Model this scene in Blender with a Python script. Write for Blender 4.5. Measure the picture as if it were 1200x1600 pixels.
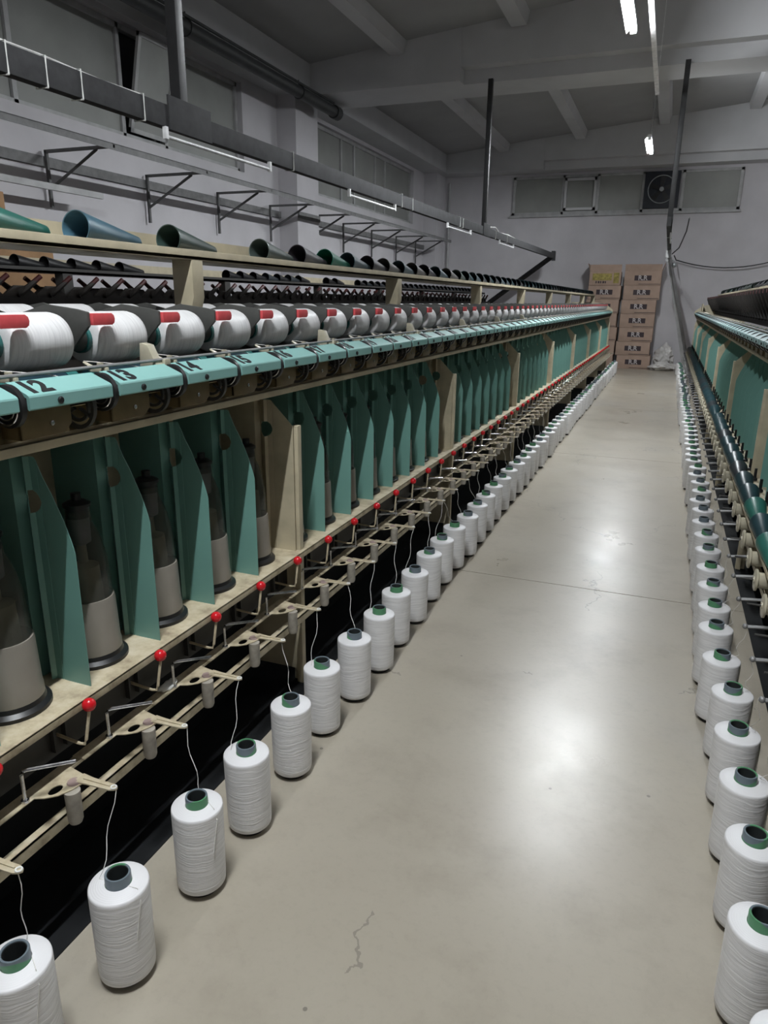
import bpy, bmesh, math, random
from mathutils import Vector, Matrix
random.seed(7)
PI = math.pi
S = bpy.context.scene
C = S.collection
for o in list(bpy.data.objects):
    bpy.data.objects.remove(o)

# ---------------------------------------------------------------- camera
cam_d = bpy.data.cameras.new('camera'); cam = bpy.data.objects.new('camera', cam_d); C.objects.link(cam)
cam_d.sensor_fit = 'VERTICAL'; cam_d.sensor_height = 32.0; cam_d.lens = 1106.0/1600*32
cam_d.clip_start = 0.02; cam_d.clip_end = 100
RX = Vector((0.9320, 0.3622, 0.0122)).normalized()
FW = Vector((-0.3436, 0.8941, -0.2873)).normalized()
RX = (RX - FW*RX.dot(FW)).normalized()
UP = RX.cross(FW)
m = Matrix(((RX.x, UP.x, -FW.x, 0), (RX.y, UP.y, -FW.y, 0), (RX.z, UP.z, -FW.z, 1.6), (0, 0, 0, 1)))
cam.matrix_world = m
S.camera = cam
# ---------------------------------------------------------------- view, world, lamps
S.view_settings.view_transform = 'Standard'; S.view_settings.look = 'None'
S.view_settings.gamma = 1.0; S.view_settings.use_curve_mapping = False
S.view_settings.exposure = 0.0
w = bpy.data.worlds.new('world'); S.world = w; w.use_nodes = True
w.node_tree.nodes['Background'].inputs[0].default_value = (0.5, 0.55, 0.6, 1)
w.node_tree.nodes['Background'].inputs[1].default_value = 0.05
LAMP_Z = 4.28
LAMP_POWER = 1250.0
FILL_POWER = 150.0
MAIN_LAMPS = [(-0.72, 0.55), (-0.68, 8.15), (-0.66, 14.75)]          # the lit row over the aisle
FILL_LAMPS = [(3.2, 8.0), (3.2, 14.6)]        # unseen tubes added over the next aisle for weak fill light

# ---------------------------------------------------------------- materials
def nt(name):
    M = bpy.data.materials.new(name); M.use_nodes = True
    t = M.node_tree; b = t.nodes['Principled BSDF']
    return M, t, b
def coords(t, kind='Object', scale=(1, 1, 1)):
    tc = t.nodes.new('ShaderNodeTexCoord'); mp = t.nodes.new('ShaderNodeMapping')
    mp.inputs['Scale'].default_value = scale
    t.links.new(tc.outputs[kind], mp.inputs['Vector']); return mp.outputs['Vector']
def noise(t, vec, scale, detail=4, rough=0.55):
    n = t.nodes.new('ShaderNodeTexNoise'); n.inputs['Scale'].default_value = scale
    n.inputs['Detail'].default_value = detail; n.inputs['Roughness'].default_value = rough
    if vec is not None: t.links.new(vec, n.inputs['Vector'])
    return n.outputs['Fac']
def ramp(t, fac, stops):
    r = t.nodes.new('ShaderNodeValToRGB'); e = r.color_ramp.elements
    while len(e) < len(stops): e.new(0.5)
    for k, (p, c) in enumerate(stops):
        e[k].position = p; e[k].color = (c[0], c[1], c[2], 1)
    t.links.new(fac, r.inputs[0]); return r.outputs[0]
def mixc(t, fac, a, b, mode='MIX'):
    n = t.nodes.new('ShaderNodeMix'); n.data_type = 'RGBA'; n.blend_type = mode
    for s, v in ((0, fac), (6, a), (7, b)):
        if isinstance(v, (int, float)): n.inputs[s].default_value = v
        elif isinstance(v, tuple): n.inputs[s].default_value = (v[0], v[1], v[2], 1)
        else: t.links.new(v, n.inputs[s])
    return n.outputs[2]
def bump(t, b, h, strength, dist=0.002):
    n = t.nodes.new('ShaderNodeBump'); n.inputs['Strength'].default_value = strength
    n.inputs['Distance'].default_value = dist
    t.links.new(h, n.inputs['Height']); t.links.new(n.outputs[0], b.inputs['Normal'])
def plain(name, col, rough=0.5, metal=0.0, var=0.12, scale=14, spec=0.5, bmp=0.0):
    M, t, b = nt(name)
    v = coords(t); f = noise(t, v, scale)
    d = tuple(max(0, c*(1-var*1.6)) for c in col); l = tuple(min(1, c*(1+var)) for c in col)
    t.links.new(ramp(t, f, [(0.3, d), (0.65, l)]), b.inputs['Base Color'])
    b.inputs['Roughness'].default_value = rough; b.inputs['Metallic'].default_value = metal
    b.inputs['Specular IOR Level'].default_value = spec
    if bmp: bump(t, b, noise(t, v, scale*6), bmp)
    return M
MT = {}
MT['cream'] = plain('cream_paint', (0.50, 0.44, 0.31), 0.45, var=0.10, scale=9)
def dusty_cream():
    M, t, b = nt('dusty_cream'); v = coords(t)
    f = noise(t, v, 16, 6, 0.65)
    t.links.new(ramp(t, f, [(0.25, (0.23, 0.18, 0.12)), (0.5, (0.48, 0.41, 0.28)), (0.75, (0.62, 0.56, 0.43))]), b.inputs['Base Color'])
    b.inputs['Roughness'].default_value = 0.5
    return M
MT['dusty'] = dusty_cream()
MT['teal'] = plain('teal_paint', (0.165, 0.34, 0.295), 0.36, var=0.05, scale=3)
MT['aqua'] = plain('aqua_cover_paint', (0.235, 0.455, 0.425), 0.42, var=0.04, scale=6)
MT['aqua_dull'] = plain('dusty_aqua_cover_paint', (0.24, 0.38, 0.38), 0.5, var=0.2, scale=20)
MT['black'] = plain('black_plastic', (0.012, 0.012, 0.013), 0.4)
MT['ink'] = plain('black_ink', (0.008, 0.008, 0.01), 0.6)
MT['dark'] = plain('dark_metal', (0.035, 0.033, 0.030), 0.5)
MT['brown'] = plain('bronzed_plate', (0.17, 0.125, 0.06), 0.4, metal=0.3)
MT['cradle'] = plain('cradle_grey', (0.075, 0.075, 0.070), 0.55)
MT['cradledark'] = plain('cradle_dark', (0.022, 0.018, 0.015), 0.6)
MT['navy'] = plain('drive_roller', (0.012, 0.032, 0.045), 0.3)
MT['collar'] = plain('roller_collar', (0.02, 0.13, 0.12), 0.4)
MT['chrome'] = plain('chrome', (0.55, 0.55, 0.56), 0.25, metal=1.0, var=0.25, scale=60)
MT['steel'] = plain('galvanised_steel', (0.30, 0.30, 0.30), 0.5, metal=0.5, var=0.15)
MT['red'] = plain('red_plastic', (0.62, 0.012, 0.02), 0.25, var=0.05)
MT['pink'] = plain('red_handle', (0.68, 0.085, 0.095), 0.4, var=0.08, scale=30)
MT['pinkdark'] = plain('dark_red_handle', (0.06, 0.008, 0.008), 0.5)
MT['pot'] = plain('pot_grey', (0.27, 0.245, 0.21), 0.38, var=0.08, scale=5)
MT['wall'] = plain('wall_paint', (0.55, 0.535, 0.555), 0.85, var=0.05, scale=1.4, spec=0.2, bmp=0.05)
MT['ceil'] = plain('ceiling_paint', (0.36, 0.36, 0.36), 0.85, var=0.05, scale=0.8, spec=0.2)
MT['beam'] = plain('beam_paint', (0.52, 0.52, 0.53), 0.8, var=0.05, scale=1.2, spec=0.2)
MT['rail'] = plain('grey_rail', (0.050, 0.050, 0.052), 0.75, spec=0.25)
MT['post'] = plain('dark_post', (0.03, 0.03, 0.031), 0.45, metal=0.3)
MT['tubew'] = plain('white_glass_tube', (0.85, 0.85, 0.85), 0.3)
MT['tie'] = plain('white_tie', (0.75, 0.75, 0.72), 0.6)
MT['pane'] = plain('window_pane_painted', (0.27, 0.275, 0.26), 0.5, var=0.08, scale=1.5)
MT['frame'] = plain('window_frame_paint', (0.40, 0.40, 0.40), 0.6, var=0.12, scale=5)
MT['fanpanel'] = plain('fan_panel', (0.022, 0.025, 0.035), 0.6)
MT['ring'] = plain('fan_ring', (0.35, 0.37, 0.38), 0.4, metal=0.6)
MT['carton'] = plain('carton', (0.40, 0.29, 0.23), 0.85, var=0.08, scale=4, spec=0.2)
MT['carton2'] = plain('carton_brown', (0.36, 0.22, 0.12), 0.85, var=0.1, scale=5, spec=0.2)
MT['tape'] = plain('carton_print_dark', (0.045, 0.03, 0.035), 0.7)
MT['printw'] = plain('print_white', (0.50, 0.46, 0.46), 0.7)
MT['olive'] = plain('print_olive', (0.33, 0.27, 0.08), 0.8, var=0.3, scale=20)
MT['reel'] = plain('cream_reel', (0.50, 0.46, 0.35), 0.3, var=0.15)
MT['skirt'] = plain('dark_base_panel', (0.022, 0.026, 0.03), 0.5)
MT['pipe'] = plain('dark_pipe', (0.030, 0.032, 0.032), 0.5)
MT['cloth'] = plain('white_plastic_sack', (0.62, 0.60, 0.58), 0.6, var=0.1, scale=3)
MT['thread'] = plain('yarn_thread', (0.75, 0.73, 0.70), 0.7)
MT['sleeve'] = plain('hazy_sleeve', (0.36, 0.33, 0.28), 0.4, var=0.2, scale=25)
MT['base_black'] = plain('black_floor_tray', (0.010, 0.011, 0.012), 0.8, spec=0.2)  # one even near-black for the whole base tray
MT['bracket'] = plain('bracket_grey', (0.10, 0.10, 0.10), 0.6)
MT['batten'] = plain('batten_grey', (0.17, 0.17, 0.17), 0.7)
MT['pad'] = plain('washer_pad', (0.33, 0.24, 0.22), 0.6)
CONES = {'teal_green': (0.03, 0.15, 0.12), 'slate_blue': (0.07, 0.15, 0.20), 'dark_green': (0.045, 0.075, 0.065),
         'grey_green': (0.085, 0.11, 0.10), 'purple_grey': (0.055, 0.05, 0.058), 'bright_green': (0.02, 0.17, 0.11),
         'blue_grey': (0.06, 0.09, 0.105), 'charcoal': (0.035, 0.042, 0.048), 'warm_grey': (0.12, 0.115, 0.11), 'dark_teal': (0.018, 0.05, 0.06)}
for k, c in CONES.items(): MT[k] = plain('cone_'+k, c, 0.35, var=0.06)

def yarn_mat(name, axis):
    M, t, b = nt(name)
    sc = {'z': (7, 7, 210), 'y': (9, 210, 9)}[axis]
    tc = t.nodes.new('ShaderNodeTexCoord')
    wv = t.nodes.new('ShaderNodeTexNoise'); wv.inputs['Scale'].default_value = 9; wv.inputs['Detail'].default_value = 2
    t.links.new(tc.outputs['Object'], wv.inputs['Vector'])
    ma = t.nodes.new('ShaderNodeVectorMath'); ma.operation = 'MULTIPLY_ADD'
    ma.inputs[1].default_value = (0.035, 0.035, 0.035)
    t.links.new(wv.outputs['Color'], ma.inputs[0]); t.links.new(tc.outputs['Object'], ma.inputs[2])
    mp = t.nodes.new('ShaderNodeMapping'); mp.inputs['Scale'].default_value = sc
    t.links.new(ma.outputs[0], mp.inputs['Vector'])
    f = noise(t, mp.outputs[0], 1.0, 3, 0.6)
    t.links.new(ramp(t, f, [(0.3, (0.64, 0.63, 0.63)), (0.6, (0.80, 0.79, 0.79))]), b.inputs['Base Color'])
    b.inputs['Roughness'].default_value = 0.42
    b.inputs['Sheen Weight'].default_value = 0.1
    bump(t, b, f, 0.45 if axis == 'z' else 0.22, 0.004)
    return M
MT['yarn'] = yarn_mat('white_yarn_wound', 'z')
MT['yarny'] = yarn_mat('white_yarn_wound_lying', 'y')
M, t, b = nt('yarn_top'); b.inputs['Base Color'].default_value = (0.80, 0.79, 0.80, 1); b.inputs['Roughness'].default_value = 0.5
n_ = t.nodes.new('ShaderNodeTexWave'); n_.wave_type = 'RINGS'; n_.rings_direction = 'Z'; n_.inputs['Scale'].default_value = 60; n_.inputs['Distortion'].default_value = 1
tc = t.nodes.new('ShaderNodeTexCoord'); t.links.new(tc.outputs['Object'], n_.inputs['Vector']); bump(t, b, n_.outputs['Fac'], 0.12, 0.001)
MT['yarntop'] = M
def tube_mat(name, a, bcol, thr):
    M, t, b = nt(name)
    tc = t.nodes.new('ShaderNodeTexCoord'); sx = t.nodes.new('ShaderNodeSeparateXYZ')
    t.links.new(tc.outputs['Object'], sx.inputs[0])
    ad = t.nodes.new('ShaderNodeMath'); ad.operation = 'MULTIPLY_ADD'; ad.inputs[1].default_value = 1.4
    t.links.new(sx.outputs['Z'], ad.inputs[0]); t.links.new(sx.outputs['X'], ad.inputs[2])
    g = t.nodes.new('ShaderNodeMath'); g.operation = 'GREATER_THAN'; g.inputs[1].default_value = thr
    t.links.new(ad.outputs[0], g.inputs[0])
    t.links.new(mixc(t, g.outputs[0], a, bcol), b.inputs['Base Color'])
    b.inputs['Roughness'].default_value = 0.4
    return M
GR = (0.085, 0.25, 0.125); GY = (0.14, 0.175, 0.20)
MT['tube0'] = tube_mat('tube_green_grey', GR, GY, 0.40)
MT['tube1'] = tube_mat('tube_mostly_green', GR, GY, 0.418)
MT['tube2'] = tube_mat('tube_mostly_grey', GR, GY, 0.382)
MT['tubein'] = plain('tube_inside', (0.03, 0.035, 0.035), 0.6)

M, t, b = nt('smoky_plastic')
b.inputs['Base Color'].default_value = (0.10, 0.10, 0.085, 1); b.inputs['Alpha'].default_value = 0.38
b.inputs['Roughness'].default_value = 0.12; MT['smoky'] = M
MT['inyarn'] = plain('ecru_yarn', (0.45, 0.40, 0.27), 0.7)

def concrete():
    M, t, b = nt('polished_concrete')
    v = coords(t)
    big = noise(t, v, 0.55, 5, 0.6); mid = noise(t, v, 2.6, 7, 0.65); fine = noise(t, v, 38, 4, 0.7)
    c1 = ramp(t, big, [(0.3, (0.36, 0.32, 0.255)), (0.55, (0.415, 0.375, 0.305)), (0.75, (0.39, 0.365, 0.325))])
    c2 = ramp(t, mid, [(0.3, (0.72, 0.70, 0.68)), (0.5, (1, 1, 1)), (0.72, (1.0, 1.0, 1.0))])
    c = mixc(t, 0.55, c1, c2, 'MULTIPLY')
    c3 = ramp(t, fine, [(0.25, (0.80, 0.80, 0.80)), (0.5, (1, 1, 1))])
    c = mixc(t, 0.35, c, c3, 'MULTIPLY')
    # pits and flecks
    vo = t.nodes.new('ShaderNodeTexVoronoi'); vo.inputs['Scale'].default_value = 7; t.links.new(v, vo.inputs['Vector'])
    wn = noise(t, v, 1.1, 2)
    lt = t.nodes.new('ShaderNodeMath'); lt.operation = 'MULTIPLY'; lt.inputs[1].default_value = 0.085
    t.links.new(wn, lt.inputs[0])
    l2 = t.nodes.new('ShaderNodeMath'); l2.operation = 'LESS_THAN'; t.links.new(vo.outputs['Distance'], l2.inputs[0]); t.links.new(lt.outputs[0], l2.inputs[1])
    hs = t.nodes.new('ShaderNodeSeparateColor'); t.links.new(vo.outputs['Color'], hs.inputs[0])
    g = t.nodes.new('ShaderNodeMath'); g.operation = 'GREATER_THAN'; g.inputs[1].default_value = 0.62; t.links.new(hs.outputs[0], g.inputs[0])
    mm = t.nodes.new('ShaderNodeMath'); mm.operation = 'MULTIPLY'; t.links.new(l2.outputs[0], mm.inputs[0]); t.links.new(g.outputs[0], mm.inputs[1])
    m3 = t.nodes.new('ShaderNodeMath'); m3.operation = 'MULTIPLY'; m3.inputs[1].default_value = 0.6; t.links.new(mm.outputs[0], m3.inputs[0])
    c = mixc(t, m3.outputs[0], c, (0.09, 0.085, 0.075))
    # hairline cracks
    vc = t.nodes.new('ShaderNodeTexVoronoi'); vc.feature = 'DISTANCE_TO_EDGE'; vc.inputs['Scale'].default_value = 0.55
    nv = t.nodes.new('ShaderNodeTexNoise'); nv.inputs['Scale'].default_value = 3; nv.inputs['Detail'].default_value = 6
    t.links.new(v, nv.inputs['Vector'])
    va = t.nodes.new('ShaderNodeVectorMath'); va.operation = 'MULTIPLY_ADD'; va.inputs[1].default_value = (0.7, 0.7, 0.7)
    t.links.new(nv.outputs['Color'], va.inputs[0]); t.links.new(v, va.inputs[2]); t.links.new(va.outputs[0], vc.inputs['Vector'])
    l3 = t.nodes.new('ShaderNodeMath'); l3.operation = 'LESS_THAN'; l3.inputs[1].default_value = 0.0022; t.links.new(vc.outputs['Distance'], l3.inputs[0])
    gate = t.nodes.new('ShaderNodeMath'); gate.operation = 'GREATER_THAN'; gate.inputs[1].default_value = 0.52; t.links.new(noise(t, v, 0.9, 2), gate.inputs[0])
    m4 = t.nodes.new('ShaderNodeMath'); m4.operation = 'MULTIPLY'; t.links.new(l3.outputs[0], m4.inputs[0]); t.links.new(gate.outputs[0], m4.inputs[1])
    m5 = t.nodes.new('ShaderNodeMath'); m5.operation = 'MULTIPLY'; m5.inputs[1].default_value = 0.5; t.links.new(m4.outputs[0], m5.inputs[0])
    c = mixc(t, m5.outputs[0], c, (0.13, 0.12, 0.10))
    t.links.new(c, b.inputs['Base Color'])
    r = ramp(t, noise(t, v, 1.7, 6, 0.6), [(0.3, (0.27, 0.27, 0.27)), (0.7, (0.36, 0.36, 0.36))])
    t.links.new(r, b.inputs['Roughness']); b.inputs['Specular IOR Level'].default_value = 0.8
    bump(t, b, fine, 0.10, 0.001)
    return M
MT['concrete'] = concrete()
M, t, b = nt('lit_tube'); b.inputs['Emission Color'].default_value = (0.93, 0.97, 1.0, 1); b.inputs['Emission Strength'].default_value = LAMP_POWER
b.inputs['Base Color'].default_value = (0.9, 0.9, 0.9, 1); MT['lit'] = M
M = M.copy(); M.name = 'fill_tube_dim'; M.node_tree.nodes['Principled BSDF'].inputs['Emission Strength'].default_value = FILL_POWER; MT['fill_lit'] = M

# ---------------------------------------------------------------- mesh helpers
class MB:
    """collects shapes into one bmesh; side = +1 / -1 mirrors x"""
    def __init__(self, side=1): self.bm = bmesh.new(); self.s = side; self.mi = 0
    def v(self, p): return self.bm.verts.new((self.s*p[0], p[1], p[2]))
    def f(self, vs):
        try:
            f = self.bm.faces.new(vs); f.material_index = self.mi; return f
        except ValueError: return None
    def box(self, x0, x1, y0, y1, z0, z1):
        q = [self.v(p) for p in ((x0,y0,z0),(x1,y0,z0),(x1,y1,z0),(x0,y1,z0),(x0,y0,z1),(x1,y0,z1),(x1,y1,z1),(x0,y1,z1))]
        for a in ((0,3,2,1),(4,5,6,7),(0,1,5,4),(1,2,6,5),(2,3,7,6),(3,0,4,7)): self.f([q[k] for k in a])
        return self
    def prism(self, pts, y0, y1, axis='y'):
        """polygon pts extruded; axis y: pts are (x,z); axis x: pts (y,z); axis z: pts (x,y)"""
        def P(p, h):
            return {'y': (p[0], h, p[1]), 'x': (h, p[0], p[1]), 'z': (p[0], p[1], h)}[axis]
        a = [self.v(P(p, y0)) for p in pts]; b_ = [self.v(P(p, y1)) for p in pts]
        self.f(a); self.f(b_[::-1]); n = len(pts)
        for k in range(n): self.f([a[k], b_[k], b_[(k+1) % n], a[(k+1) % n]])
        return self
    def lathe(self, prof, c=(0, 0, 0), axis='z', seg=24, mats=None, closed=False):
        def P(r, h, a):
            x, y = r*math.cos(a), r*math.sin(a)
            return {'z': (c[0]+x, c[1]+y, c[2]+h), 'y': (c[0]+x, c[1]+h, c[2]+y), 'x': (c[0]+h, c[1]+x, c[2]+y)}[axis]
        rings = []
        for r, h in prof:
            if r < 1e-6: rings.append([self.v(P(0, h, 0))])
            else: rings.append([self.v(P(r, h, 2*PI*k/seg)) for k in range(seg)])
        pairs = list(zip(rings[:-1], rings[1:]))
        if closed: pairs.append((rings[-1], rings[0]))
        for i, (A, B) in enumerate(pairs):
            if mats: self.mi = mats[i]
            for k in range(seg):
                k2 = (k+1) % seg
                if len(A) == 1 and len(B) == 1: continue
                if len(A) == 1: self.f([A[0], B[k], B[k2]])
                elif len(B) == 1: self.f([A[k], B[0], A[k2]])
                else: self.f([A[k], B[k], B[k2], A[k2]])
        return self
    def torus(self, c, R, r, axis='y', seg=24, sub=8):
        prof = [(R+r*math.cos(2*PI*k/sub), r*math.sin(2*PI*k/sub)) for k in range(sub)]
        return self.lathe(prof, c, axis, seg, closed=True)
    def tube(self, pts, r, seg=8, caps=True):
        pts = [Vector(p) for p in pts]; rings = []
        n = len(pts)
        for i, p in enumerate(pts):
            d = (pts[min(i+1, n-1)]-pts[max(i-1, 0)]).normalized()
            a = Vector((0, 0, 1)) if abs(d.z) < 0.9 else Vector((0, 1, 0))
            u = d.cross(a).normalized(); w_ = d.cross(u)
            rr = r[i] if isinstance(r, (list, tuple)) else r
            rings.append([self.v(p+u*rr*math.cos(2*PI*k/seg)+w_*rr*math.sin(2*PI*k/seg)) for k in range(seg)])
        for A, B in zip(rings[:-1], rings[1:]):
            for k in range(seg): self.f([A[k], A[(k+1) % seg], B[(k+1) % seg], B[k]])
        if caps: self.f(rings[0][::-1]); self.f(rings[-1])
        return self
    def sphere(self, c, r, seg=16, rings=10):
        prof = [(r*math.sin(PI*k/rings), -r*math.cos(PI*k/rings)) for k in range(rings+1)]
        prof[0] = (0, -r); prof[-1] = (0, r)
        return self.lathe(prof, c, 'z', seg)
    def mesh(self, name, mats, bevel=0.0, sharp=38, recalc=True):
        bm = self.bm
        if recalc: bmesh.ops.recalc_face_normals(bm, faces=bm.faces[:])
        if bevel:
            es = [e for e in bm.edges if len(e.link_faces) == 2 and e.calc_face_angle(0) > 1.0]
            bmesh.ops.bevel(bm, geom=es, offset=bevel, segments=2, profile=0.6, affect='EDGES')
        for f in bm.faces: f.smooth = True
        for e in bm.edges:
            if len(e.link_faces) == 2 and e.calc_face_angle(0) > math.radians(sharp): e.smooth = False
        me = bpy.data.meshes.new(name); bm.to_mesh(me); bm.free()
        for q in (mats if isinstance(mats, (list, tuple)) else [mats]): me.materials.append(MT[q] if isinstance(q, str) else q)
        return me
    def obj(self, name, mats, parent=None, loc=(0, 0, 0), bevel=0.0, **kw):
        return put(name, self.mesh(name, mats, bevel, **kw), parent, loc)

def put(name, me, parent=None, loc=(0, 0, 0), rz=0.0):
    o = bpy.data.objects.new(name, me); C.objects.link(o)
    if parent is not None: o.parent = parent
    o.location = loc
    if rz: o.rotation_euler = (0, 0, rz)
    return o
def empty(name, loc, label, cat, group=None):
    o = bpy.data.objects.new(name, None); C.objects.link(o); o.location = loc; o.empty_display_size = 0.1
    return tag(o, label, cat, group)
def tag(o, label, cat=None, group=None, kind=None):
    o['label'] = label
    if cat: o['category'] = cat
    if group: o['group'] = group
    if kind: o['kind'] = kind
    return o
def struct(o, label=None):
    o['kind'] = 'structure'
    if label: o['label'] = label
    return o
_txt = {}
def text_mesh(body, size, bold=0.0):
    key = (body, size, bold)
    if key in _txt: return _txt[key]
    cu = bpy.data.curves.new('text', 'FONT'); cu.body = body; cu.size = size; cu.offset = bold; cu.extrude = 0.0004
    cu.resolution_u = 3
    o = bpy.data.objects.new('text', cu); C.objects.link(o)
    bpy.context.view_layer.update()
    dg = bpy.context.evaluated_depsgraph_get()
    me = bpy.data.meshes.new_from_object(o.evaluated_get(dg)); bpy.data.objects.remove(o); me.materials.clear()
    _txt[key] = me
    return me

# ---------------------------------------------------------------- room
XW, XP, YB, XR, YF = -6.35, -6.0, 19.9, 8.0, -5.0
def zc(x): return 5.15+0.10*(x+6.0)
fl = struct(MB().box(XW, XR, YF, YB, -0.12, -0.012).obj('floor', 'skirt'), 'grey polished concrete floor')
ys = [YF, -3.755, 0.12, 4.0, 7.875, 11.75, 15.62, YB]
for a, b_ in zip(ys[:-1], ys[1:]):
    o = MB().box(XW, XR, a+0.0035, b_-0.0035, -0.012, 0).obj('floor_slab', 'concrete', fl)
# left wall with window openings (bay 1: Y 4.4..10.4, bay 2: 12.9..18.2)
WZ0, WZ1 = 3.45, 4.68
mb = MB()
mb.box(XW-0.3, XW, YF, YB, 0, WZ0); mb.box(XW-0.3, XW, YF, YB, WZ1, 5.4)
for a, b_ in ((YF, -3.2), (2.9, 4.5), (10.35, 12.85), (18.3, YB)): mb.box(XW-0.3, XW, a, b_, WZ0, WZ1)
struct(mb.obj('wall_left', 'wall'), 'pale grey painted wall behind the machines')
struct(MB().box(XW-0.3, XR+0.3, YB, YB+0.3, 0, 6.9).obj('wall_back', 'wall'), 'pale end wall of the hall')
struct(MB().box(XR, XR+0.3, YF, YB, 0, 6.9).obj('wall_right', 'wall'), 'pale side wall out of view')
struct(MB().box(XW-0.3, XR+0.3, YF-0.3, YF, 0, 6.9).obj('wall_front', 'wall'), 'pale wall behind the camera')
struct(MB().prism([(XW-0.3, zc(XW-0.3)), (XR+0.3, zc(XR+0.3)), (XR+0.3, zc(XR+0.3)+0.2), (XW-0.3, zc(XW-0.3)+0.2)], YF-0.3, YB+0.3).obj('ceiling', 'ceil'), 'sloping grey ceiling')
nwin = [0]
def window(y0, y1, mull, ajar=None):
    nwin[0] += 1
    w_ = MB()
    d0, d1 = XW-0.16, XW-0.08
    w_.box(d0, d1, y0, y1, WZ0, WZ0+0.06); w_.box(d0, d1, y0, y1, WZ1-0.06, WZ1)
    for y in [y0]+mull+[y1-0.06]: w_.box(d0, d1, y, y+0.06, WZ0, WZ1)
    wo = struct(w_.obj('window_%d' % nwin[0], 'frame', bevel=0.004), 'high painted-over window strip in the left wall')
    edges = [y0]+mull+[y1-0.06]
    for a, b_ in zip(edges[:-1], edges[1:]):
        if ajar and abs(a-ajar) < 0.01:
            MB().box(d0-0.02, d0+0.0, a+0.06, b_, WZ0+0.06, WZ1-0.06).obj('opening', 'black', wo)
            s = MB(); zz0, zz1 = WZ0+0.08, WZ1-0.08
            for q in ((a+0.08, a+0.13, zz0, zz1), (b_-0.07, b_-0.02, zz0, zz1), (a+0.08, b_-0.02, zz0, zz0+0.05), (a+0.08, b_-0.02, zz1-0.05, zz1)):
                s.box(-0.02, 0.02, q[0], q[1], q[2]-zz0, q[3]-zz0)
            so = s.obj('sash', 'frame', wo, (XW-0.05, 0, zz0)); so.rotation_euler = (0, 0.22, 0)
            p = MB().box(-0.005, 0.005, a+0.12, b_-0.06, 0.05, zz1-zz0-0.05).obj('pane', 'pane', so)
        else:
            MB().box(d0+0.03, d0+0.045, a+0.06, b_, WZ0+0.06, WZ1-0.06).obj('pane', 'pane', wo)
window(4.5, 10.35, [5.55, 6.15, 7.75, 8.55], ajar=7.75)
window(12.85, 18.3, [14.1, 14.75, 15.9, 16.5])
window(-3.2, 2.9, [-1.2, 0.8])
# pilasters, ring beam, girders, purlins
TR = [0]
def trim(mbq, mat, label, bevel=0.0):
    TR[0] += 1
    return struct(mbq.obj('trim_%d' % TR[0], mat, bevel=bevel), label)
for y in (-4.2, 3.7, 11.4, 19.15):
    trim(MB().box(XW, XP, y, y+0.8 if y < 19 else YB, 0, 4.75), 'wall', 'wall pilaster')
trim(MB().box(XW, -5.78, YF, YB, 4.75, 5.35), 'beam', 'concrete ring beam along the left wall')
for y in (3.7, 11.5, 19.2):
    y1 = min(y+0.95, YB)
    g = MB()
    def blk(x0, x1, a, b_, z0):
        g.prism([(x0, z0), (x1, z0), (x1, zc(x1)+0.05), (x0, zc(x0)+0.05)], a, b_)
    blk(-5.78, -3.3, y, y1, 4.73)
    blk(-3.3, XR, y+0.02, y1, 4.92)
    g.box(-3.3, XR, y+0.22, y1, 4.73, 4.92)
    trim(g, 'beam', 'white concrete roof girder')
ypairs = [(YF, 3.7), (4.65, 11.5), (12.45, 19.2)]
for x in (-4.3, -2.46, -0.6, 1.25, 3.1, 4.95, 6.8):
    for a, b_ in ypairs:
        trim(MB().prism([(x-0.11, zc(x)-0.16), (x+0.11, zc(x)-0.16), (x+0.15, zc(x)+0.04), (x-0.15, zc(x)+0.04)], a, b_), 'beam', 'white roof rib')
# back wall window strip with fan
bw = MB()
X0, X1, Z0, Z1 = -4.15, 1.25, 3.74, 4.66
bw.box(X0, X1, YB-0.05, YB, Z0, Z0+0.07); bw.box(X0, X1, YB-0.05, YB, Z1-0.06, Z1)
for x in (X0, -2.9, -2.05, -0.98, -0.08, X1-0.07): bw.box(x, x+0.07, YB-0.05, YB, Z0, Z1)
wo = struct(bw.obj('window_4', 'frame', bevel=0.004), 'long painted-over window strip high on the end wall')
for a, b_ in ((X0+0.07, -2.9), (-2.83, -2.05), (-1.98, -0.98), (-0.01, X1-0.07)):
    MB().box(a, b_, YB-0.02, YB, Z0+0.07, Z1-0.06).obj('pane', 'pane', wo)
s = MB()
for q in ((-2.83, -2.05, Z0+0.09, Z0+0.15), (-2.83, -2.05, Z1-0.14, Z1-0.08), (-2.83, -2.77, Z0+0.09, Z1-0.08), (-2.11, -2.05, Z0+0.09, Z1-0.08)):
    s.box(q[0], q[1], YB-0.11, YB-0.05, q[2], q[3])
s.obj('sash', 'beam', wo)
MB().box(X0-0.06, X1+0.04, YB-0.09, YB, Z0-0.05, Z0).obj('sill', 'frame', wo)
fan = empty('exhaust_fan', (-0.52, YB-0.06, 4.24), 'dark square exhaust fan with pale ring in the end wall window strip', 'fan')
MB().box(-0.40, 0.40, -0.05, 0.0, -0.42, 0.40).obj('housing', 'fanpanel', fan, bevel=0.006)
MB().torus((0, -0.06, 0), 0.31, 0.012, 'y', 40).obj('ring', 'ring', fan)
for k in range(5):
    a = k*2*PI/5+0.3; ca, sa = math.cos(a), math.sin(a)
    bl = MB(); pts = [(0.05, -0.03), (0.28, -0.08), (0.29, 0.05), (0.05, 0.04)]
    A = [bl.v((ca*p-sa*q, -0.06-0.12*q, sa*p+ca*q)) for p, q in pts]; B = [bl.v((ca*p-sa*q, -0.066-0.12*q, sa*p+ca*q)) for p, q in pts]
    bl.f(A); bl.f(B[::-1])
    for i in range(4): bl.f([A[i], B[i], B[(i+1) % 4], A[(i+1) % 4]])
    bl.obj('blade', 'post', fan)
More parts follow.
